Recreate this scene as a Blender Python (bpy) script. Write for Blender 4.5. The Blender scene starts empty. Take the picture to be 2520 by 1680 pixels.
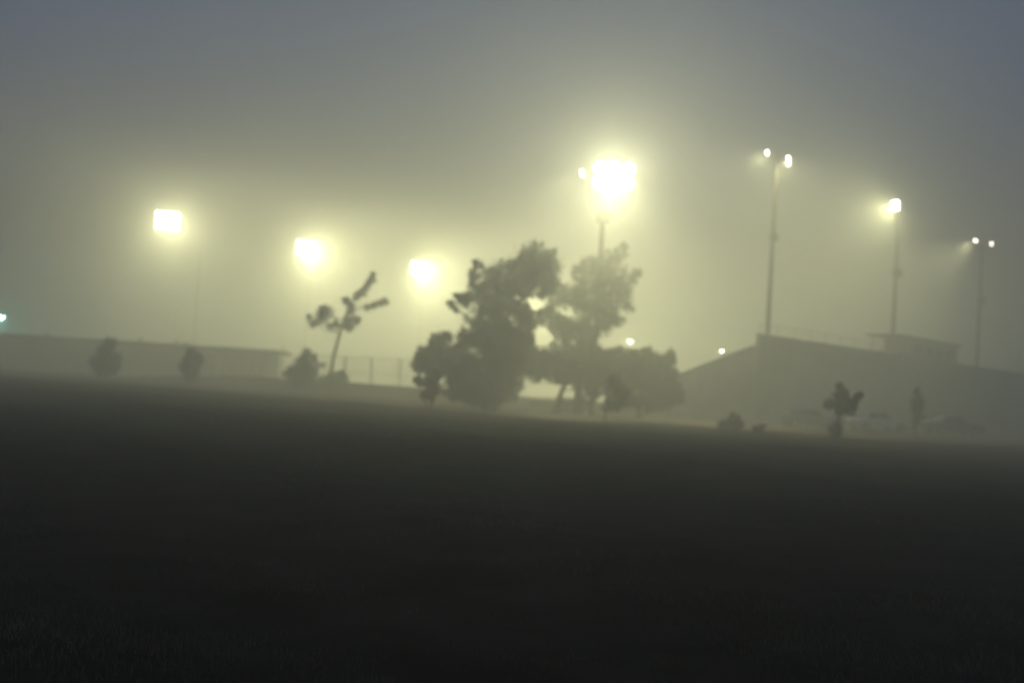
import bpy, math, random
import numpy as np
from mathutils import Vector, Matrix

# ------------------------------------------------------------------ camera, world, exposure
W_PX, H_PX, F_PX = 2520.0, 1680.0, 2800.0
EYE = 1.6
ROLL = math.radians(3.6)
PITCH = math.radians(2.25)
scn = bpy.context.scene
col = scn.collection

f_ = Vector((0, math.cos(PITCH), math.sin(PITCH)))
r0 = Vector((1, 0, 0)); u0 = Vector((0, -math.sin(PITCH), math.cos(PITCH)))
r_ = r0 * math.cos(ROLL) + u0 * math.sin(ROLL)
u_ = u0 * math.cos(ROLL) - r0 * math.sin(ROLL)
cam_data = bpy.data.cameras.new("camera")
cam = bpy.data.objects.new("camera", cam_data); col.objects.link(cam)
cam.matrix_world = Matrix(((r_.x, u_.x, -f_.x, 0), (r_.y, u_.y, -f_.y, 0), (r_.z, u_.z, -f_.z, EYE), (0, 0, 0, 1)))
cam_data.sensor_width = 36.0
cam_data.lens = 36.0 * F_PX / W_PX
cam_data.clip_end = 3000
cam_data.dof.use_dof = True
cam_data.dof.focus_distance = 5.5
cam_data.dof.aperture_fstop = 1.4
scn.camera = cam

world = bpy.data.worlds.new("World"); scn.world = world; world.use_nodes = True
nt = world.node_tree; bg = nt.nodes["Background"]
sky = nt.nodes.new("ShaderNodeTexSky"); sky.sky_type = 'NISHITA'; sky.sun_disc = False
sky.sun_elevation = math.radians(-1.2); sky.sun_rotation = math.radians(160)
sky.air_density = 1.0; sky.dust_density = 0.7; sky.ozone_density = 2.8
nt.links.new(sky.outputs[0], bg.inputs[0]); bg.inputs[1].default_value = 0.68

scn.view_settings.view_transform = 'Standard'
scn.view_settings.look = 'None'
scn.view_settings.exposure = 0.08
scn.view_settings.gamma = 1.0
cy = scn.cycles
cy.use_denoising = True
cy.volume_bounces = 1; cy.max_bounces = 6; cy.diffuse_bounces = 2; cy.glossy_bounces = 1
cy.transmission_bounces = 1; cy.transparent_max_bounces = 8
cy.sample_clamp_indirect = 4.0
cy.use_adaptive_sampling = False

HAZE_DENSITY = 0.012
HAZE_G = 0.5
LAMP_COL = (1.0, 0.98, 0.49)

# ------------------------------------------------------------------ helpers
rng = np.random.default_rng(7)
random.seed(7)

def ray(px, py):
    a = (px - W_PX / 2) / F_PX; b = -(py - H_PX / 2) / F_PX
    return r_ * a + u_ * b + f_

def at(px, py, Y):
    d = ray(px, py)
    return Vector((0, 0, EYE)) + d * (Y / d.y)

def horizon_y(px):           # picture row of eye level in that column
    lo, hi = 600.0, 1300.0
    for _ in range(40):
        m = (lo + hi) / 2
        if ray(px, m).z > 0: lo = m
        else: hi = m
    return lo

def X_at(px, Y):
    return at(px, horizon_y(px), Y).x

def smooth(a, b, x):
    t = np.clip((x - a) / (b - a), 0, 1); return t * t * (3 - 2 * t)

def ground_h(x, y):
    x = np.asarray(x, float); y = np.asarray(y, float)
    amp = 1.0 - 0.35 * smooth(-14, 2, x) - 0.5 * smooth(4, 22, x)
    amp = amp * smooth(-44, -20, x) * (1 - smooth(24, 34, x))
    d = y - (105 - 0.10 * x)
    ridge = amp * np.where(d < 0, np.exp(-(d / 6.0) ** 2), np.exp(-(d / 4.0) ** 2))
    rough = 0.05 * np.sin(x * 0.31 + 1.3) * np.sin(y * 0.27) + 0.03 * np.sin(x * 0.83 + y * 0.61)
    return ridge + rough * np.minimum(1, np.hypot(x, y) / 6)

def gh(x, y): return float(ground_h(x, y))

def new_mesh(name, verts, faces, mat, smooth_shade=False):
    me = bpy.data.meshes.new(name); me.from_pydata([tuple(v) for v in verts], [], faces); me.update()
    if mat: me.materials.append(mat)
    if smooth_shade:
        me.polygons.foreach_set("use_smooth", [True] * len(me.polygons))
    return me

def link(name, me, parent=None, loc=(0, 0, 0)):
    o = bpy.data.objects.new(name, me); col.objects.link(o); o.location = loc
    if parent: o.parent = parent
    return o

def tag(o, label=None, cat=None, group=None, kind=None):
    if label: o["label"] = label
    if cat: o["category"] = cat
    if group: o["group"] = group
    if kind: o["kind"] = kind
    return o

def empty(name, loc, label, cat, group=None):
    o = bpy.data.objects.new(name, None); col.objects.link(o); o.location = loc
    o.empty_display_size = 0.3
    return tag(o, label, cat, group)

class MB:
    def __init__(s): s.v = []; s.f = []
    def box(s, lo, hi):
        b = len(s.v); (x0, y0, z0), (x1, y1, z1) = lo, hi
        s.v += [Vector(p) for p in ((x0,y0,z0),(x1,y0,z0),(x1,y1,z0),(x0,y1,z0),(x0,y0,z1),(x1,y0,z1),(x1,y1,z1),(x0,y1,z1))]
        s.f += [tuple(b + i for i in q) for q in ((0,3,2,1),(4,5,6,7),(0,1,5,4),(1,2,6,5),(2,3,7,6),(3,0,4,7))]
        return s
    def tube(s, pts, radii, n=8, cap=True):
        pts = [Vector(p) for p in pts]
        if not hasattr(radii, '__len__'): radii = [radii] * len(pts)
        rings = []
        for i, p in enumerate(pts):
            a = pts[max(i - 1, 0)]; c = pts[min(i + 1, len(pts) - 1)]
            d = (c - a).normalized()
            ref = Vector((0, 0, 1)) if abs(d.z) < 0.9 else Vector((1, 0, 0))
            e1 = d.cross(ref).normalized(); e2 = d.cross(e1).normalized()
            b = len(s.v)
            for k in range(n):
                t = 2 * math.pi * k / n
                s.v.append(p + (e1 * math.cos(t) + e2 * math.sin(t)) * radii[i])
            rings.append(b)
        for a, b in zip(rings, rings[1:]):
            for k in range(n):
                s.f.append((a + k, b + k, b + (k + 1) % n, a + (k + 1) % n))
        if cap:
            s.f.append(tuple(rings[0] + k for k in range(n)))
            s.f.append(tuple(rings[-1] + k for k in reversed(range(n))))
        return s
    def xform(s, M):
        s.v = [M @ v for v in s.v]; return s
    def build(s, name, mat, parent=None, loc=(0, 0, 0), smooth_shade=False):
        return link(name, new_mesh(name, s.v, s.f, mat, smooth_shade), parent, loc)

# ------------------------------------------------------------------ materials
def mat_noise(name, c1, c2, scale=4.0, rough=0.85, bump=0.0, detail=6.0, coords='Object'):
    m = bpy.data.materials.new(name); m.use_nodes = True
    n = m.node_tree.nodes; l = m.node_tree.links; b = n["Principled BSDF"]
    tc = n.new("ShaderNodeTexCoord"); no = n.new("ShaderNodeTexNoise")
    no.inputs["Scale"].default_value = scale; no.inputs["Detail"].default_value = detail
    l.new(tc.outputs[coords], no.inputs["Vector"])
    cr = n.new("ShaderNodeValToRGB")
    cr.color_ramp.elements[0].position = 0.32; cr.color_ramp.elements[1].position = 0.68
    cr.color_ramp.elements[0].color = (*c1, 1); cr.color_ramp.elements[1].color = (*c2, 1)
    l.new(no.outputs["Fac"], cr.inputs[0]); l.new(cr.outputs[0], b.inputs["Base Color"])
    b.inputs["Roughness"].default_value = rough
    b.inputs["Specular IOR Level"].default_value = 0.2
    if bump:
        bp = n.new("ShaderNodeBump"); bp.inputs["Strength"].default_value = bump
        l.new(no.outputs["Fac"], bp.inputs["Height"]); l.new(bp.outputs[0], b.inputs["Normal"])
    return m

def mat_emit(name, colr, strength):
    m = bpy.data.materials.new(name); m.use_nodes = True
    n = m.node_tree.nodes; n.clear()
    e = n.new("ShaderNodeEmission"); o = n.new("ShaderNodeOutputMaterial")
    e.inputs[0].default_value = (*colr, 1); e.inputs[1].default_value = strength
    m.node_tree.links.new(e.outputs[0], o.inputs[0])
    try: m.cycles.emission_sampling = 'NONE'
    except Exception: pass
    return m

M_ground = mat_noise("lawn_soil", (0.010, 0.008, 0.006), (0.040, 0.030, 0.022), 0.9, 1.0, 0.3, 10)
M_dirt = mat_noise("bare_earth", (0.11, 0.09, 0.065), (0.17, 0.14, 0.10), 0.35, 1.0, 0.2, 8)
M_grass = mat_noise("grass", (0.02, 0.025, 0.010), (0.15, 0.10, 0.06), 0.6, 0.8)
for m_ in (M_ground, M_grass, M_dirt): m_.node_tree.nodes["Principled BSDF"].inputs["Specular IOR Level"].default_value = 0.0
M_bark = mat_noise("bark", (0.05, 0.035, 0.025), (0.12, 0.09, 0.06), 6, 0.95, 0.5)
M_leaf = mat_noise("leaf", (0.035, 0.05, 0.018), (0.075, 0.09, 0.03), 1.5, 0.7)
M_leafd = mat_noise("leaf_conifer", (0.025, 0.04, 0.018), (0.05, 0.07, 0.028), 1.5, 0.7)
M_conc = mat_noise("concrete", (0.22, 0.21, 0.19), (0.33, 0.32, 0.29), 0.7, 0.9, 0.1)
M_wall = mat_noise("stucco", (0.28, 0.25, 0.20), (0.36, 0.32, 0.26), 0.5, 0.9, 0.1)
M_tan_lit = mat_noise("tan_paint_lit", (0.60, 0.40, 0.20), (0.68, 0.46, 0.24), 0.8, 0.6)  # tan base colour brightened to stand in for light on this facade section
M_roof = mat_noise("roof_felt", (0.10, 0.09, 0.08), (0.17, 0.16, 0.14), 0.8, 0.9, 0.1)
M_steel = mat_noise("galvanised_steel", (0.22, 0.22, 0.22), (0.33, 0.33, 0.32), 3, 0.5)
M_wood = mat_noise("pole_wood", (0.028, 0.023, 0.018), (0.06, 0.048, 0.036), 3, 0.9, 0.3)
M_dark = mat_noise("dark_paint", (0.04, 0.04, 0.045), (0.07, 0.07, 0.075), 3, 0.6)
M_glass = mat_noise("window_glass", (0.02, 0.02, 0.025), (0.03, 0.03, 0.035), 2, 0.1)
M_lens = mat_emit("floodlight_lens", (1.0, 0.99, 0.80), 90)
M_lens_near = mat_emit("near_floodlight_lens", (1.0, 0.99, 0.74), 130); M_lens_near.cycles.emission_sampling = "AUTO"
M_lens_small = mat_emit("side_lamp_lens", (1.0, 0.95, 0.78), 45)
M_lens_teal = mat_emit("teal_lamp_lens", (0.55, 1.0, 0.85), 45)

# ------------------------------------------------------------------ ground
def axis(vals): return np.array(sorted(set(np.round(vals, 3))))
xs = axis(np.concatenate([np.linspace(-620, -90, 16), np.linspace(-90, 90, 181), np.linspace(90, 620, 16)]))
ys = axis(np.concatenate([np.linspace(-60, 0, 16), np.linspace(0, 140, 176), np.linspace(140, 640, 24)]))
XX, YY = np.meshgrid(xs, ys); ZZ = ground_h(XX, YY)
V = np.stack([XX.ravel(), YY.ravel(), ZZ.ravel()], 1)
nx = len(xs); faces = []
for j in range(len(ys) - 1):
    for i in range(nx - 1):
        a = j * nx + i; faces.append((a, a + 1, a + nx + 1, a + nx))
g = link("ground", new_mesh("ground", V, faces, M_dirt, True))
tag(g, "pale bare earth around the field with a low bank", "ground", kind="structure")
def lawn_edge(x):      # far edge of the grass: nearer on the right
    return 63 + 21 * (1 - smooth(-34, 4, x)) + 0.5 * np.sin(x * 0.9) + 0.3 * np.sin(x * 2.3 + 1)
lx = np.arange(-140, 141, 1.0); nr_ = 90; lv = []
for k in range(nr_ + 1):
    e = lawn_edge(lx); yy = -50 + (e + 50) * k / nr_
    lv.append(np.stack([lx, yy, ground_h(lx, yy) + 0.02], 1))
lv = np.concatenate(lv); m_ = len(lx)
lf = [(k * m_ + i, k * m_ + i + 1, (k + 1) * m_ + i + 1, (k + 1) * m_ + i) for k in range(nr_) for i in range(m_ - 1)]
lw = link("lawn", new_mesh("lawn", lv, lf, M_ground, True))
tag(lw, "dark level lawn stretching to the bare earth", "lawn", kind="structure")

# grass blades, denser near the camera
def grass(n_tufts=30000, blades=7):
    R = 1.8 + 36 * rng.random(n_tufts) ** 1.6
    ang = (rng.random(n_tufts) - 0.5) * math.radians(72)
    tx = R * np.sin(ang); ty = R * np.cos(ang)
    patch = 0.5 + 0.5 * np.sin(tx * 1.7 + 2 * np.sin(ty * 0.9)) * np.sin(ty * 1.3 + tx * 0.4)
    keep = rng.random(n_tufts) < 0.35 + 0.65 * patch
    tx, ty, patch, R = tx[keep], ty[keep], patch[keep], R[keep]
    n = len(tx); k = n * blades
    bx = np.repeat(tx, blades) + rng.normal(0, 0.05, k); by = np.repeat(ty, blades) + rng.normal(0, 0.05, k)
    hh = np.repeat(0.025 + 0.04 * patch, blades) * (0.5 + rng.random(k))
    wd = np.repeat(0.004 + 0.00035 * R, blades) * (0.7 + 0.6 * rng.random(k))
    a = rng.random(k) * 2 * math.pi; lean = hh * (0.3 + 0.7 * rng.random(k))
    z = ground_h(bx, by)
    b2 = a + math.pi / 2
    v = np.empty((k, 3, 3))
    v[:, 0] = np.stack([bx + np.cos(b2) * wd, by + np.sin(b2) * wd, z - 0.005], 1)
    v[:, 1] = np.stack([bx - np.cos(b2) * wd, by - np.sin(b2) * wd, z - 0.005], 1)
    v[:, 2] = np.stack([bx + np.cos(a) * lean, by + np.sin(a) * lean, z + hh], 1)
    me = bpy.data.meshes.new("grass")
    me.vertices.add(k * 3); me.vertices.foreach_set("co", v.ravel())
    me.loops.add(k * 3); me.loops.foreach_set("vertex_index", np.arange(k * 3))
    me.polygons.add(k); me.polygons.foreach_set("loop_start", np.arange(k) * 3)
    me.update(calc_edges=True); me.materials.append(M_grass)
    o = link("grass", me)
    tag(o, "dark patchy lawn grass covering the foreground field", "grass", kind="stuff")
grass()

# ------------------------------------------------------------------ trees
def leaf_mesh(name, pts, size, mat):
    n = len(pts)
    d = rng.normal(size=(n, 3)); d /= np.linalg.norm(d, axis=1)[:, None]
    e = rng.normal(size=(n, 3)); e -= d * (e * d).sum(1)[:, None]; e /= np.linalg.norm(e, axis=1)[:, None]
    s = size * (0.6 + 0.8 * rng.random(n))[:, None]
    v = np.empty((n, 4, 3))
    v[:, 0] = pts - d * s * 0.6; v[:, 1] = pts + e * s * 0.32; v[:, 2] = pts + d * s * 0.6; v[:, 3] = pts - e * s * 0.32
    me = bpy.data.meshes.new(name)
    me.vertices.add(n * 4); me.vertices.foreach_set("co", v.ravel())
    me.loops.add(n * 4); me.loops.foreach_set("vertex_index", np.arange(n * 4))
    me.polygons.add(n); me.polygons.foreach_set("loop_start", np.arange(n) * 4)
    me.update(calc_edges=True); me.materials.append(mat)
    return me

def tree(name, label, Y, base_px, blobs, trunk_r, leaf=0.16, density=1.0, depth=0.25, trunk_pts=None, mat=None, group=None, cat="tree", sub=0.36, fill=1.0):
    """blobs: (px, py, radius_px). Each blob gets its own depth inside the crown."""
    bx = X_at(base_px, Y); bz = gh(bx, Y)
    root = empty(name, (bx, Y, bz), label, cat, group)
    base = Vector((bx, Y, bz))
    C = []
    xsb = [b[0] for b in blobs]; width = (max(xsb) - min(xsb)) * Y / F_PX
    for (px, py, r) in blobs:
        R = r * Y / F_PX
        dy = (random.random() * 2 - 1) * max(width * depth, R * 0.5)
        p = at(px, py, Y + dy); C.append((p - base, R))
    pts = []
    for c, R in C:
        R = R * fill
        vol = max(R, 0.12)
        ns = max(6, int(34 * density * min(3.0, (R / 0.9)) ** 1.3))
        for _ in range(ns):
            dv = rng.normal(size=3); dv /= np.linalg.norm(dv)
            q = np.array(c) + dv * vol * (rng.random() ** 0.45 if rng.random() < 0.8 else 0.85 + 0.5 * rng.random()) * np.array([1, 1.15, 0.95])
            sr = max(0.05, min(sub, vol * 0.42)) * (0.6 + 0.8 * rng.random())
            nl = int(max(10, 26 * density * (sr / max(leaf, .05)) ** 1.3 / 2))
            g_ = rng.normal(size=(nl, 3)); g_ *= (sr * (rng.random(nl) ** 0.5) / np.linalg.norm(g_, axis=1))[:, None]
            pts.append(q + g_)
        for _ in range(4):          # leafy twigs that break the outline
            dv = rng.normal(size=3) + np.array([0, 0, 0.35]); dv /= np.linalg.norm(dv)
            L_ = vol * (0.25 + 0.45 * rng.random())
            for t_ in np.linspace(0, 1, 5):
                w_ = min(sub, vol * 0.4) * (0.42 - 0.26 * t_)
                nl = int(16 - 10 * t_)
                pts.append(np.array(c) + dv * (vol * 0.9 + L_ * t_) + rng.normal(size=(nl, 3)) * w_ * 0.8)
        ns_ = int(14 + 440 * min(vol, 1.4) ** 2)       # loose leaves around the clump
        dv = rng.normal(size=(ns_, 3)); dv /= np.linalg.norm(dv, axis=1)[:, None]
        pts.append(np.array(c) + dv * (vol * (0.92 + 0.24 * np.abs(rng.normal(size=ns_))))[:, None])
    P = np.concatenate(pts)
    zmin = 0.06 - 0.0
    P[:, 2] = np.maximum(P[:, 2], zmin + 0.1 * rng.random(len(P)))
    cr = link("crown", leaf_mesh("crown", P, leaf, mat or M_leaf), root)
    tb = MB()
    top = max(C, key=lambda t: t[0].z)[0]
    if trunk_pts is None:
        mean_x = sum(c.x for c, _ in C) / len(C)
        tp = [Vector((0, 0, -0.1)), Vector((mean_x * 0.15, 0, top.z * 0.22)), Vector((mean_x * 0.6, 0.1, top.z * 0.5)), top * 0.92]
    else:
        tp = [at(px, py, Y) - base for px, py in trunk_pts]
        tp[0] = Vector((tp[0].x, 0, -0.1))
    n = len(tp)
    tb.tube(tp, [trunk_r * (1 - 0.8 * i / (n - 1)) for i in range(n)], 8)
    for c, R in C:
        # limb from the closest lower trunk point
        best = None
        for i in range(n - 1):
            for t in (0.0, 0.25, 0.5, 0.75, 1.0):
                q = tp[i].lerp(tp[i + 1], t)
                if q.z > c.z - 0.15 * abs(c.x - q.x) + 0.02: continue
                d = (c - q).length
                if best is None or d < best[0]: best = (d, q, i + t)
        if best is None or best[0] < 0.15: continue
        d, q, tt = best
        rr = trunk_r * (1 - 0.8 * tt / (n - 1)) * 0.45
        mid = q.lerp(c, 0.5) + Vector((0, 0, -0.08 * d))
        tb.tube([q, mid, c], [rr, rr * 0.7, rr * 0.35], 6)
    tb.build("trunk", M_bark, root, smooth_shade=True)
    return root

def crop(ox, oy, s, L): return [(ox + x / s, oy + y / s, r / s) for x, y, r in L]
c3 = lambda L: crop(950, 550, 2.851, L)
c2 = lambda L: crop(650, 600, 3.484, L)
c1 = lambda L: crop(0, 450, 2.851, L)
c5 = lambda L: crop(1750, 750, 3.0545, L)

tree("broadleaf_tree", "tall dense dark broadleaf tree with a wide bushy crown reaching the ground", 72, 1205, c3([
    (1030,215,85),(1110,330,110),(965,330,110),(840,390,120),(745,370,70),(640,285,34),(622,345,40),(615,430,48),(560,530,52),
    (505,530,36),(452,565,24),(490,600,20),(720,530,115),(880,480,120),(1050,430,100),(1130,470,48),(1180,410,36),(1155,245,38),(1185,200,18),(760,640,110),(935,600,70),
    (640,760,100),(560,800,66),(720,820,120),(860,780,95),(960,650,60),(950,860,95),(545,880,50),(790,960,115),(690,1060,110),
    (900,990,100),(980,640,50),(1000,720,45),(985,800,55),(980,880,70),(1010,1010,75),(540,1110,90),(460,1060,70),(600,1000,80),(620,1140,90),(860,1200,60),(920,1130,45),(700,1160,115),(820,1090,80),(590,1210,80),(740,1230,80),(480,1180,60),(1000,960,70),(770,870,90)]),
    0.42, leaf=0.15, sub=0.34, density=1.1, fill=0.95)
tree("broadleaf_tree", "airy broadleaf tree with upright twigs beside the dense dark tree", 78, 1425, c3([
    (1560,270,75),(1640,215,48),(1668,160,26),(1450,300,76),(1350,345,56),(1500,400,125),(1640,420,90),(1765,345,30),(1740,400,28),(1400,480,95),
    (1290,480,52),(1215,500,60),(1550,530,105),(1680,520,55),(1700,590,34),(1350,560,60),(1170,590,60),(1120,650,52),(1060,690,45),(1100,640,46),(1215,470,48),(1160,640,58),(1030,665,50),(1250,550,46),(1190,740,45),(1240,820,55),(1260,890,55),(1160,880,40),
    (1215,690,62),(1300,790,75),(1420,650,92),(1540,660,90),(1510,740,56),(1390,800,70),(1640,690,34),(1380,720,70),(1280,720,50)]),
    0.36, leaf=0.14, sub=0.32, density=0.8, fill=0.98)
tree("spreading_tree", "low spreading broadleaf tree filling the gap beneath the airy tree", 74, 1372, c3([
    (1060,930,66),(1080,1010,70),(1130,960,60),(1220,1010,75),(1370,1000,80),(1380,1080,60),(1520,960,70),(1520,1060,80),(1420,1230,40),(1150,1010,85),(1290,985,85),(1300,1060,55),(1440,920,80),(1460,1040,95),(1050,1040,60),(1240,1080,40),(1420,1140,50),
    (1330,1120,40),(1400,870,50),(1170,1060,50),(1460,1190,40),(1350,900,45)]), 0.24, density=1.2, fill=0.98)
tree("spreading_tree", "low broad bushy tree growing beside the end of the grandstand", 76, 1575, c3([
    (1580,960,80),(1660,1010,80),(1800,1010,80),(1560,1130,50),(1740,1140,40),(1640,1240,46),(1640,895,34),(1720,960,72),(1850,970,74),(1830,900,36),(1960,970,60),(2000,910,28),(1990,940,40),(1600,1080,90),(1740,1060,85),
    (1890,1060,85),(1990,1050,50),(1670,1150,48),(1900,1160,70),(2000,1140,60),(1840,1150,46),(1700,1250,50),(1950,1230,70),(1820,1260,60),(2040,1210,50)]),
    0.22, density=1.2, fill=0.98)
tree("spreading_tree", "rounded low tree at the fence end of the tall dense tree", 76, 1066, c3([
    (395,830,66),(335,880,56),(260,925,52),(222,985,46),(330,970,84),(440,950,76),(490,960,70),(500,1010,76),(380,1010,60),(280,1015,52),(470,890,36),(420,780,24),(500,1110,50)]),
    0.16, density=1.2, fill=0.98)
SAPG = None
tree("young_tree", "young ragged tree standing before the rounded low tree", 66, 1050, c3([
    (335,1080,46),(230,1108,30),(300,1155,56),(205,1108,18),(350,1150,36),(275,1215,26),(310,1200,36)]), 0.06, leaf=0.16, sub=0.25)
tree("young_tree", "young ragged tree standing before the low bushy grandstand tree", 64, 1490, c3([
    (1615,1120,52),(1570,1190,46),(1660,1185,46),(1600,1260,60),(1650,1250,40),(1560,1280,36)]), 0.07, leaf=0.16, sub=0.25, density=.8)
tree("young_conifer", "small dark pointed conifer in front of the chain link fence", 96, 735, c2([
    (365,925,28),(355,985,46),(330,1060,74),(395,1080,56),(430,1000,22),(432,960,14),(245,1110,54),(200,1120,36),(300,1140,62),(385,1150,46),(270,1200,36)]),
    0.10, leaf=0.18, mat=M_leafd, sub=0.3)
tree("leaning_tree", "tall sparse leaning young tree with tufted bare branches", 98, 806, c2([
    (540,600,56),(475,640,52),(420,690,30),(382,630,20),(560,710,26),(615,690,30),(500,575,40),(735,680,52),(722,715,34),(790,650,32),
    (745,580,28),(740,525,30),(700,492,32),(795,450,34),(838,410,40),(885,360,32),(922,310,32),(935,262,22),
    (880,548,24),(940,528,28),(990,510,25),(1035,492,26)]), 0.16, leaf=0.18, sub=0.3, density=.4, depth=.12, fill=0.95,
    trunk_pts=[(806,948), (820,880), (837,818), (850,775), (862,755), (870,735), (905,700), (918,680)])
tree("rounded_shrub", "tall rounded shrub before the blank part of the low building", 95, 262, c1([
    (770,1130,46),(742,1195,72),(700,1260,66),(780,1260,66),(830,1220,36),(720,1310,60),(780,1310,50)]), 0.10, mat=M_leafd, cat="shrub", fill=0.82)
tree("young_tree", "oval young tree on a short stem before the tan panels", 95, 468, c1([
    (1350,1195,44),(1340,1260,66),(1300,1280,46),(1400,1240,30),(1340,1325,54),(1330,1365,34)]), 0.09, leaf=0.16, mat=M_leafd, fill=0.82)
tree("lawn_shrub", "squat dark shrub with a rounded head on the lawn edge before the grandstand", 58, 1806, c5([
    (170,862,42),(195,885,34),(85,910,28),(130,895,26),(180,935,34),(60,925,16)]), 0.05, leaf=0.12, sub=0.18, mat=M_leafd, cat="shrub")
tree("lawn_shrub", "tiny dark shrub beside the squat shrub on the lawn edge", 57, 1865, c5([
    (350,942,28),(390,915,12),(350,965,28),(330,930,14)]), 0.03, leaf=0.10, sub=0.14, mat=M_leafd, cat="shrub")
tree("young_tree", "young tree with forked branching head and a bushy foot before the grandstand", 57, 2062, c5([
    (965,620,24),(1000,650,24),(955,690,42),(880,740,32),(1000,740,54),(1060,735,36),(1098,690,24),(1122,678,16),(1050,790,40),(960,790,36),(915,760,32),
    (935,935,42),(945,970,30),(920,960,25)]), 0.10, leaf=0.14, sub=0.22)
tree("columnar_tree", "slim upright columnar young tree before the grandstand back wall", 76, 2253, c5([
    (1550,650,24),(1552,715,38),(1545,780,40),(1565,825,30),(1538,870,26),(1550,750,40)]), 0.07, leaf=0.15, sub=0.22, mat=M_leafd)
tree("bank_shrub", "low spreading shrub on the bank at the fence foot", 103, 835, c2([
    (650,1120,34),(600,1140,36),(530,1150,40),(690,1150,34),(480,1165,34),(560,1175,40),(650,1180,40)]), 0.05, leaf=0.14, sub=.2, mat=M_leafd, cat="shrub")
for (px, r, lab) in ((1395, 1.0, "low round bush on the bank below the spreading tree"), (1330, .85, "small low bush on the bank beside the dense tree trunk")):
    tree("bank_shrub", lab, 92, px, [(px - 16, 1000, 17 * r), (px + 14, 1002, 18 * r), (px, 1008, 16 * r), (px + 36, 1004, 14 * r)], 0.05, leaf=0.14, sub=.2, cat="shrub")

# ------------------------------------------------------------------ grandstand (back wall towards us, seats towards the field)
AST = math.radians(42)
U = Vector((math.sin(AST), math.cos(AST), 0)); Wf = Vector((-math.cos(AST), math.sin(AST), 0))
c0 = at(1870, 820, 93); HT = c0.z
S0 = Vector((c0.x, 93, 0))
def along(px):       # metres along the back wall where that picture column meets it
    d = ray(px, horizon_y(px)); A = np.array([[U.x, -d.x], [U.y, -d.y]]); return float(np.linalg.solve(A, np.array([-S0.x, -S0.y]))[0])
SL = along(2560); PX0, PX1 = along(2212), along(2358)
RX = Matrix.Translation((0, 0, 0)) @ Matrix(((U.x, Wf.x, 0, 0), (U.y, Wf.y, 0, 0), (0, 0, 1, 0), (0, 0, 0, 1)))
st = empty("grandstand", S0, "long grey concrete grandstand with a high back wall and stepped seating", "grandstand")
st.rotation_euler = (0, 0, math.atan2(U.y, U.x))
# local axes: x along the stand, y towards the field
MB().box((0, 0, -0.2), (SL, 0.30, HT - 0.15)).build("back_wall", M_conc, st)
MB().box((-0.06, -0.06, HT - 0.148), (SL + 0.06, 0.36, HT)).build("coping", M_conc, st)
NT = 12; run = 1.12; z_top = HT - 1.45; rise = 0.42
for i in range(NT):
    y0 = 0.302 + i * run; z = z_top - i * rise
    MB().box((0.25, y0, z - rise - 0.15), (SL - 0.25, y0 + run - 0.003, z)).build("tier", M_conc, st)
    be = MB().box((0.5, y0 + 0.45, z + 0.40), (SL - 0.5, y0 + 0.75, z + 0.45))
    for k in range(int((SL - 1.8) / 2.9) + 1): be.box((0.8 + k * 2.9, y0 + 0.55, z + 0.001), (0.86 + k * 2.9, y0 + 0.65, z + 0.399))
    be.build("bench", M_wood, st)
for xe in (0.0, SL - 0.247):       # end walls that follow the rake of the seating
    prof = [(0.303, -0.2), (0.303 + NT * run, -0.2), (0.303 + NT * run, z_top - (NT - 1) * rise + 0.25), (0.303 + 0.6, z_top + 0.35), (0.303, z_top + 0.35)]
    v = [Vector((xe + dx, y, z)) for dx in (0, 0.245) for y, z in prof]; n = len(prof)
    fs = [tuple(range(n))[::-1], tuple(range(n, 2 * n))] + [(k, (k + 1) % n, n + (k + 1) % n, n + k) for k in range(n)]
    mb = MB(); mb.v = v; mb.f = fs; mb.build("end_wall", M_conc, st)
rail = MB(); rail.tube([(0.3, 0.15, HT + 0.85), (PX0 - 1.0, 0.15, HT + 0.85)], 0.03, 6); rail.tube([(0.3, 0.15, HT + 0.45), (PX0 - 1.0, 0.15, HT + 0.45)], 0.02, 6)
rl = rail.build("railing", M_steel, st)
for k in range(int((PX0 - 1.3) / 2.9) + 1):
    MB().tube([(0.3 + k * 2.9, 0.15, HT - 0.02), (0.3 + k * 2.9, 0.15, HT + 0.85)], 0.03, 6).build("post", M_steel, rl)
# press box on the top step
pb = empty("press_box", st.matrix_basis @ Vector((PX0, 0.5, HT)), "flat roofed press box standing on top of the grandstand", "press box")
pb.rotation_euler = st.rotation_euler
PH = 2.05
MB().box((3.2, -0.1, -0.9), (PX1 - PX0, 2.8, PH - 0.22)).build("wall", M_wall, pb)
MB().box((0.0, -0.1, 0.002), (3.198, 2.8, 0.4)).build("parapet", M_wall, pb)
MB().box((-0.4, -0.5, PH - 0.218), (PX1 - PX0 + 0.4, 3.2, PH)).build("roof", M_roof, pb)
for xx, yy in ((0.1, 0.0), (0.1, 2.6), (2.0, 0.0)):
    MB().box((xx, yy, 0.402), (xx + 0.12, yy + 0.12, PH - 0.22)).build("post", M_steel, pb)
for k in range(4):
    wx = 4.2 + k * (PX1 - PX0 - 4.6) / 4
    w = MB().box((wx, -0.13, 0.55), (wx + 1.6, -0.102, 1.35)).build("window", M_dark, pb)
    MB().box((wx + 0.08, -0.145, 0.63), (wx + 1.52, -0.132, 1.27)).build("pane", M_glass, w)


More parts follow.
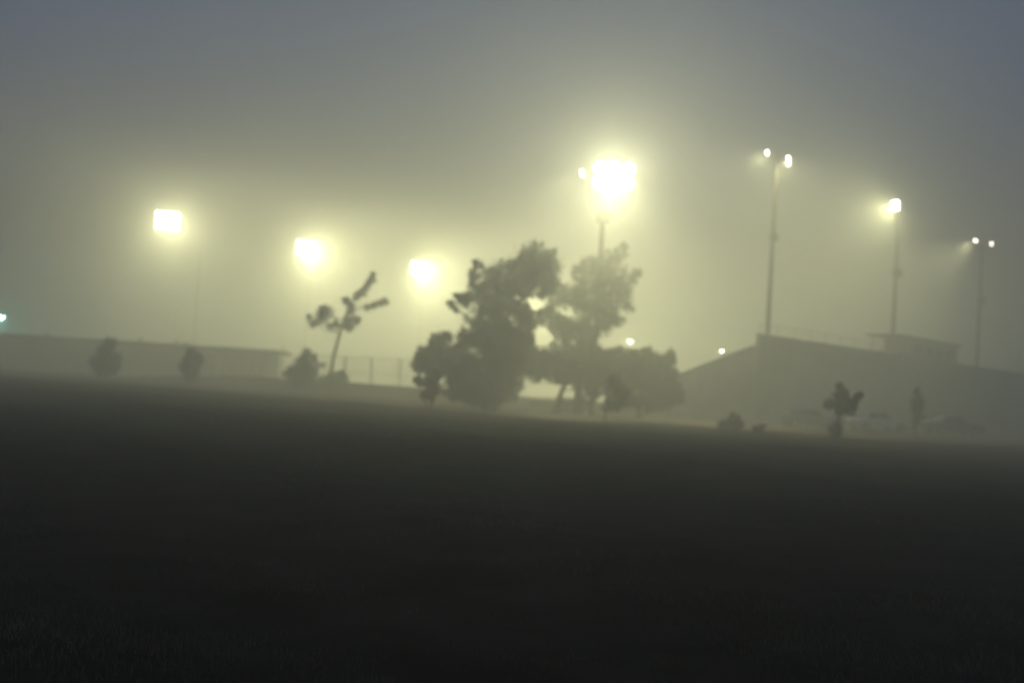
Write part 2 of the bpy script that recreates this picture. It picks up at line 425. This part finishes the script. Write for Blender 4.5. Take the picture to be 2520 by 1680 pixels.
# ------------------------------------------------------------------ parked cars before the grandstand
M_tyre = mat_noise("tyre", (0.015, 0.015, 0.015), (0.03, 0.03, 0.03), 5, 0.9)
M_chrome = mat_noise("chrome", (0.5, 0.5, 0.5), (0.6, 0.6, 0.6), 5, 0.25)
M_tail = mat_noise("tail_lamp", (0.25, 0.02, 0.02), (0.3, 0.03, 0.03), 5, 0.3)
M_cglass = mat_noise("car_glass", (0.03, 0.035, 0.04), (0.05, 0.055, 0.06), 5, 0.08)
M_cglass.node_tree.nodes["Principled BSDF"].inputs["Specular IOR Level"].default_value = 0.6
def loft(sections):
    m = MB(); n = len(sections[0])
    for sec in sections: m.v += [Vector(p) for p in sec]
    for a in range(len(sections) - 1):
        for k in range(n): m.f.append((a * n + k, a * n + (k + 1) % n, (a + 1) * n + (k + 1) % n, (a + 1) * n + k))
    m.f.append(tuple(range(n))[::-1]); m.f.append(tuple((len(sections) - 1) * n + k for k in range(n)))
    return m
def parked_car(label, px, Y, yaw, paint):
    X = X_at(px, Y); z = gh(X, Y)
    root = empty("parked_car", (X, Y, z), label, "car", "cars parked before the grandstand")
    root.rotation_euler = (0, 0, math.radians(yaw))
    def sec(x, zlo, zsh, zhi, w):
        return [(x, -w * .92, zlo), (x, -w, zlo + .12), (x, -w, zsh), (x, -w * .93, zhi), (x, w * .93, zhi), (x, w, zsh), (x, w, zlo + .12), (x, w * .92, zlo)]
    loft([sec(-2.35, .42, .66, .74, .80), sec(-2.2, .30, .74, .84, .88), sec(-1.3, .24, .80, .92, .91), sec(0, .24, .80, .92, .92),
          sec(1.0, .24, .80, .90, .91), sec(2.15, .30, .72, .80, .88), sec(2.35, .42, .62, .68, .80)]).build("body", paint, root, smooth_shade=False)
    g0, g1, t0, t1, zb, zt = -1.45, 0.85, -0.95, 0.25, .905, 1.38
    wb, wt = .80, .64
    cab = MB(); b = 0
    cab.v = [Vector(p) for p in ((g0, -wb, zb), (g1, -wb, zb), (g1, wb, zb), (g0, wb, zb), (t0, -wt, zt), (t1, -wt, zt), (t1, wt, zt), (t0, wt, zt))]
    cab.f = [(0, 3, 2, 1), (4, 5, 6, 7), (0, 1, 5, 4), (1, 2, 6, 5), (2, 3, 7, 6), (3, 0, 4, 7)]
    cab.build("cabin", paint, root)
    def pane(name, quad, lift):
        c = sum((Vector(q) for q in quad), Vector()) / 4
        nrm = (Vector(quad[1]) - Vector(quad[0])).cross(Vector(quad[3]) - Vector(quad[0])).normalized()
        if nrm.dot(c - Vector((-.3, 0, 1.1))) < 0: nrm = -nrm
        q = [c + (Vector(p) - c) * .86 + nrm * .004 for p in quad]; q2 = [p + nrm * lift for p in q]
        m = MB(); m.v = q + q2; m.f = [(0, 1, 2, 3), (7, 6, 5, 4)] + [(k, 4 + k, 4 + (k + 1) % 4, (k + 1) % 4) for k in range(4)]
        m.build(name, M_cglass, root)
    v = cab.v
    pane("windscreen", (v[1], v[2], v[6], v[5]), .008); pane("rear_window", (v[3], v[0], v[4], v[7]), .008)
    for sgn, (i0, i1, i2, i3) in ((-1, (0, 1, 5, 4)), (1, (3, 2, 6, 7))):
        mb = (v[i0] + v[i1]) / 2; mt = (v[i3] + v[i2]) / 2
        pane("side_window", (v[i0], mb, mt, v[i3]), .008); pane("side_window", (mb, v[i1], v[i2], mt), .008)
    for wx in (-1.38, 1.42):
        for sgn in (-1, 1):
            w = MB().tube([(wx, sgn * .74, .32), (wx, sgn * .77, .32), (wx, sgn * .90, .32), (wx, sgn * .93, .32)], [.29, .32, .32, .29], 18).build("wheel", M_tyre, root)
            MB().tube([(wx, sgn * .931, .32), (wx, sgn * .945, .32)], [.19, .15], 14).build("rim", M_chrome, w)
    for sgn in (-1, 1):
        MB().tube([(2.34, sgn * .55, .56), (2.37, sgn * .55, .56)], .09, 12).build("headlight", M_chrome, root)
        MB().box((-2.375, sgn * .58 - .16, .52), (-2.345, sgn * .58 + .16, .62)).build("tail_light", M_tail, root)
    MB().box((2.36, -.80, .38), (2.46, .80, .48)).build("bumper", M_chrome, root)
    MB().box((-2.46, -.80, .38), (-2.36, .80, .48)).build("bumper", M_chrome, root)
P_pale = mat_noise("pale_car_paint", (0.55, 0.55, 0.53), (0.62, 0.62, 0.60), 1, 0.35)
P_grey = mat_noise("grey_car_paint", (0.20, 0.21, 0.21), (0.25, 0.26, 0.26), 1, 0.35)
P_blue = mat_noise("dull_blue_car_paint", (0.16, 0.19, 0.22), (0.20, 0.23, 0.27), 1, 0.35)
parked_car("grey parked sedan half hidden by the forked young tree", 1995, 82, 4, P_grey)
parked_car("pale parked sedan between the forked young tree and the columnar tree", 2160, 85, 14, P_pale)
parked_car("dull blue parked sedan beyond the columnar tree before the grandstand", 2345, 88, 10, P_blue)

# ------------------------------------------------------------------ low building at left
BY = 130.0
bx0, bx1, brf = X_at(-120, BY), X_at(648, BY), X_at(675, BY)
bt = at(330, 842, BY).z; bt = 4.0
bl = empty("low_building", ((bx0 + bx1) / 2, BY, 0), "long low flat roofed building with an overhanging roof end", "building")
ox = (bx0 + bx1) / 2
MB().box((bx0 - ox, 0, -0.2), (bx1 - ox, 9, bt - 0.42)).build("wall", M_wall, bl)
rf = MB().box((bx0 - ox - 0.4, -1.2, bt - 0.418), (brf - ox, 9.4, bt)).build("roof", M_roof, bl)
for px, w_, h_ in ((342, 0.5, 0.55), (430, 0.6, 0.5), (455, 0.9, 0.35), (112, 0.5, 0.4)):
    xx = X_at(px, BY + 3) - ox
    vb = MB().tube([(xx, 3, bt - 0.01), (xx, 3, bt + h_ * .75)], w_ * 0.35, 10); vb.tube([(xx, 3, bt + h_ * .752), (xx, 3, bt + h_)], w_ * 0.55, 10)
    vb.build("roof_vent", M_steel, rf)
for px in (655, 670):
    xx = X_at(px, BY - 0.9) - ox
    MB().box((xx - 0.09, -1.0, -0.2), (xx + 0.09, -0.82, bt - 0.42)).build("post", M_steel, bl)
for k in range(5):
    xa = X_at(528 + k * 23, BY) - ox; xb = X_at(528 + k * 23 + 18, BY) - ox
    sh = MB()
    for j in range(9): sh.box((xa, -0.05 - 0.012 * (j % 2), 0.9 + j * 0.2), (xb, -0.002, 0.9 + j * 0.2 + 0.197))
    sh.build("shutter", M_tan_lit, bl)

# ------------------------------------------------------------------ chain link fence on the bank
fa = Vector((X_at(690, 124), 124, 0)); fb = Vector((X_at(1150, 107), 107, 0))
fd = fb - fa; FL = fd.length; fu = fd.normalized(); FH = 3.55
fe = empty("chain_link_fence", (fa.x, fa.y, 0), "tall see-through chain link fence on the bank behind the leaning tree", "fence")
fe.rotation_euler = (0, 0, math.atan2(fu.y, fu.x))
def flocal(px):
    d = ray(px, horizon_y(px)); A = np.array([[fu.x, -d.x], [fu.y, -d.y]]); s = np.linalg.solve(A, np.array([-fa.x, -fa.y])); return float(s[0])
posts = [flocal(p) for p in (693, 775, 847, 912, 983, 1055, 1120)]
MB().tube([(posts[0], 0, FH), (posts[-1], 0, FH)], 0.035, 6).build("top_rail", M_steel, fe)
MB().tube([(posts[0], 0, 2.0), (posts[-1], 0, 2.0)], 0.025, 6).build("middle_rail", M_steel, fe)
for i, t in enumerate(posts):
    p = fa + fu * t; zb = gh(p.x, p.y)
    MB().tube([(t, 0, zb - 0.2), (t, 0, FH + (0.9 if i == 0 else 0.05))], 0.075 if i != 2 else 0.12, 8).build("post", M_steel, fe)
ch = MB(); sp = 0.2; L0, L1 = posts[0], posts[-1]
t = L0 - FH
while t < L1:
    for sgn in (1, -1):
        za, zb_ = (0.3, FH - 0.03) if sgn > 0 else (FH - 0.03, 0.3)
        x0, x1 = t, t + FH - 0.33; z0, z1 = za, zb_
        if x0 < L0: z0 += (z1 - z0) * (L0 - x0) / (x1 - x0); x0 = L0
        if x1 > L1: z1 -= (z1 - z0) * (x1 - L1) / (x1 - x0); x1 = L1
        if x1 - x0 > 0.05: ch.tube([(x0, 0.0, z0), (x1, 0.0, z1)], 0.004, 3, cap=False)
    t += sp
tag(ch.build("chain_link", M_steel, fe), kind="stuff")
sgx = flocal(791)
MB().box((sgx - 0.75, -0.12, 2.25), (sgx + 0.75, -0.08, 2.85)).build("sign_board", M_dark, fe)

# ------------------------------------------------------------------ floodlight masts
def flood_meshes(R):
    h = MB()
    h.tube([(0, -0.85 * R, 0), (0, -0.55 * R, 0), (0, -0.25 * R, 0), (0, 0, 0)], [0.28 * R, 0.42 * R, 0.82 * R, R], 14, cap=False)
    b = len(h.v) - 14 * 4; h.f.append(tuple(b + k for k in range(14)))
    h.tube([(-R * 1.06, -0.1 * R, 0), (-R * 1.06, -0.7 * R, 0), (R * 1.06, -0.7 * R, 0), (R * 1.06, -0.1 * R, 0)], 0.05 * R, 5)
    l = MB(); l.tube([(0, -0.06 * R, 0), (0, -0.03 * R, 0), (0, -0.01 * R, 0)], [0.90 * R, 0.8 * R, 0.5 * R], 14)
    return h, l

def aim_matrix(d):
    return d.to_track_quat('Y', 'Z').to_euler()

FM = {}
def floodlight(root, loc, d, R, lens_mat):
    key = (round(R, 3), lens_mat.name)
    if key not in FM:
        h, l = flood_meshes(R)
        FM[key] = (new_mesh("floodlight", h.v, h.f, M_dark, True), new_mesh("lens", l.v, l.f, lens_mat))
    hm, lm = FM[key]
    o = link("floodlight", hm, root, loc); o.rotation_euler = aim_matrix(d)
    link("lens", lm, o)
    return o

def spot(root, loc, d, power, colr=LAMP_COL, size=150, blend=1.0, rad=0.2):
    s = bpy.data.lights.new("lamp_light", 'SPOT'); s.energy = power; s.color = colr
    s.spot_size = math.radians(size); s.spot_blend = blend; s.shadow_soft_size = rad
    o = bpy.data.objects.new("lamp_light", s); col.objects.link(o); o.parent = root
    o.location = loc; o.rotation_euler = Vector(d).to_track_quat('-Z', 'Y').to_euler()
    return o

def mast(label, foot_px, Y, top_py, r0_, r1_, banks, mat=None, arms=True, boxes=(), name="floodlight_mast", group=None, cat="floodlight"):
    """banks: (px, py, columns, rows, pitch_m, lamp_radius, aim, lens_material, power, cone)"""
    X = X_at(foot_px, Y); zt = at(foot_px, top_py, Y).z
    # keep the mast plumb: find height from the row in its own column
    zb = gh(X, Y)
    root = empty(name, (X, Y, zb), label, cat, group)
    H = zt - zb
    MB().tube([(0, 0, -0.2), (0, 0, H * 0.5), (0, 0, H)], [r0_, (r0_ + r1_) / 2, r1_], 12).build("shaft", mat or M_steel, root, smooth_shade=True)
    for (px, py, nc, nr, pit, R, aim, lm, power, cone, *throw) in banks:
        c = at(px, py, Y) - Vector((X, Y, zb)); d = Vector(aim).normalized()
        right = d.cross(Vector((0, 0, 1))).normalized()
        for j in range(nr):
            zz = c.z + (j - (nr - 1) / 2) * pit - R * 0.0
            hw = (nc - 1) / 2 * pit + R
            arm = MB()
            back = -Vector((d.x, d.y, 0)).normalized() * (0.75 * R)
            a = Vector((c.x, c.y, zz)) + back - right * hw; b = Vector((c.x, c.y, zz)) + back + right * hw
            arm.tube([a, b], 0.07, 6)
            near = a if a.length < b.length else b
            if min(abs(zz), 1e9) <= H + 3:
                q = min((a, b), key=lambda v: math.hypot(v.x, v.y))
                if math.hypot(q.x, q.y) > 0.3:
                    arm.tube([q, Vector((0, 0, min(zz, H)))], 0.06, 6)
            arm.build("crossarm", M_steel, root)
            for i in range(nc):
                floodlight(root, Vector((c.x, c.y, zz)) + right * ((i - (nc - 1) / 2) * pit), d, R, lm)
        if power:
            spot(root, c + d * (0.3 + R), Vector(throw[0]).normalized() if throw else d, power, size=cone)
    for (py, w, h) in boxes:
        z = at(foot_px, py, Y).z - zb
        MB().box((-w / 2, -r0_ - w * 0.5, z - h / 2), (w / 2, -r0_ * 0.7, z + h / 2)).build("junction_box", M_dark, root)
    return root

LF = Vector((0.55, -0.835, -0.30))
N_ = Vector((math.cos(math.radians(38)), -math.sin(math.radians(38)), 0))     # across the field towards us
dn = lambda v, a: Vector((v.x * math.cos(math.radians(a)), v.y * math.cos(math.radians(a)), -math.sin(math.radians(a))))
LG = None
mast("far floodlight mast with a bright lamp bank hung on one side above the low building", 472, 178, 512, 0.20, 0.12,
     [(412, 543, 4, 3, 0.98, 0.42, LF, M_lens, 75000, 138, Vector((0.5, -0.78, -0.45)))])
m2 = mast("far floodlight mast with a lamp bank glowing above the leaning tree", 745, 201, 586, 0.20, 0.12,
     [(752, 610, 4, 3, 0.85, 0.38, LF, M_lens, 135000, 138, Vector((0.6, -0.72, -0.42)))])
m3 = mast("far floodlight mast with a lamp bank glowing between leaning tree and dense tree", 1024, 224, 640, 0.20, 0.12,
     [(1030, 660, 4, 3, 0.85, 0.38, LF, M_lens, 195000, 138, Vector((0.6, -0.72, -0.42)))])
mast("farthest floodlight mast hidden behind the crown of the dense dark tree", 1238, 248, 690, 0.20, 0.12,
     [(1243, 708, 4, 3, 0.85, 0.38, LF, M_lens, 600000, 100, dn(N_, 28))])
spot(m2, at(752, 612, 200) - m2.location, dn(N_, 33), 35000, size=115)
spot(m3, at(1030, 662, 223) - m3.location, dn(N_, 33), 35000, size=115)
near_mast = mast("most glaring floodlight mast with a lamp bank rising behind the airy tree", 1458, 81, 412, 0.22, 0.16,
     [(1510, 432, 3, 2, 1.0, 0.44, Vector((-0.1, -1, -0.3)), M_lens_near, 16000, 104, Vector((-0.1, -0.55, -1))),
      (1433, 427, 1, 1, 1.0, 0.26, Vector((-0.93, -0.30, -0.30)), M_lens_small, 12000, 100, Vector((-0.75, 0.6, -0.75)))], mat=M_wood, boxes=((536, 0.9, 0.7),))
spot(near_mast, at(1510, 432, 80.2) - near_mast.location, Vector((-0.05, -1, -0.15)), 10500, size=165)
mast("tall wooden mast with two small lamps rising behind the grandstand end", 1880, 104, 372, 0.25, 0.15,
     [(1888, 376, 1, 1, 1, 0.20, Vector((-0.93, -0.25, -0.34)), M_lens_small, 3500, 150, Vector((-0.3, -0.4, -1))),
      (1940, 396, 1, 2, 0.46, 0.20, Vector((-0.93, -0.2, -0.34)), M_lens_small, 3500, 150, Vector((0.3, -0.4, -1)))], mat=M_wood, boxes=((585, 0.7, 0.6),))
mast("wooden mast with one bright lamp bank rising beside the press box", 2188, 124, 498, 0.27, 0.16,
     [(2203, 506, 2, 2, 0.52, 0.24, dn(Vector((-0.75, -0.5, 0)).normalized(), 30), M_lens, 19000, 130, Vector((-0.75, -0.45, -0.5)))], mat=M_wood, boxes=((672, 0.9, 0.8),))
mast("wooden mast with two faint lamps beyond the press box end", 2398, 146, 592, 0.30, 0.18,
     [(2401, 592, 1, 1, 1, 0.19, dn(Vector((-0.8, -0.5, 0)).normalized(), 30), M_lens_small, 20000, 95, Vector((-0.85, 0.0, -0.7))),
      (2440, 600, 1, 1, 1, 0.15, Vector((0.3, -0.9, -0.3)), M_lens_small, 0, 90)], mat=M_wood, boxes=((740, 0.9, 0.9),))

# street lamps
def lamp_post(label, px, py, Y, R, lm, power, colr=LAMP_COL, aim=(0, -1, -0.5)):
    p = at(px, py, Y); zb = gh(p.x, Y)
    root = empty("lamp_post", (p.x + 0.9, Y + 0.3, zb), label, "street lamp")
    H = p.z - zb
    MB().tube([(0, 0, -0.2), (0, 0, H * .6), (0, 0, H + 0.25)], [0.11, 0.09, 0.06], 10).build("shaft", M_steel, root, smooth_shade=True)
    MB().tube([(0, 0, H + 0.2), (-0.45, -0.15, H + 0.42), (-0.9, -0.3, H + R + 0.08)], 0.04, 6).build("arm", M_steel, root)
    hd = MB().tube([(-0.9, -0.3, H + R * 0.1), (-0.9, -0.3, H + R * 0.8), (-0.9, -0.3, H + R * 1.2)], [R * 1.1, R * 0.9, R * 0.3], 12).build("lamp_hood", M_dark, root)
    n = 12; bl_ = MB(); bl_.tube([(-0.9, -0.3, H - R * 1.0), (-0.9, -0.3, H - R * 0.7), (-0.9, -0.3, H - R * .2), (-0.9, -0.3, H + R * 0.08)], [R * 0.3, R * 0.8, R, R * 0.95], 12)
    bl_.build("globe", lm, root)
    spot(root, Vector((-0.9, -0.3, H - R * 1.3)), Vector(aim), power, colr, 175, 1.0, 0.1)
lamp_post("small bright street lamp peeking past the edge of the airy tree", 1551, 838, 165, 0.28, M_lens_small, 3000)
lamp_post("small street lamp showing just over the grandstand seating slope", 1776, 862, 150, 0.18, M_lens_small, 600)
lamp_post("teal glowing street lamp behind the low building", 2, 778, 150, 0.42, M_lens_teal, 3500, (0.35, 1.0, 0.8))

# ------------------------------------------------------------------ fog
hz = MB().box((-640, -80, -1.3), (640, 660, 29.0))
ho = hz.build("haze", None)
tag(ho, "even pale night fog filling the whole field", "fog", kind="stuff")
hm = bpy.data.materials.new("fog"); hm.use_nodes = True
n = hm.node_tree.nodes; n.clear()
pv = n.new("ShaderNodeVolumePrincipled"); out = n.new("ShaderNodeOutputMaterial")
pv.inputs["Color"].default_value = (0.97, 0.97, 0.96, 1); pv.inputs["Density"].default_value = HAZE_DENSITY; pv.inputs["Anisotropy"].default_value = HAZE_G
hm.node_tree.links.new(pv.outputs[0], out.inputs["Volume"])
ho.data.materials.append(hm)
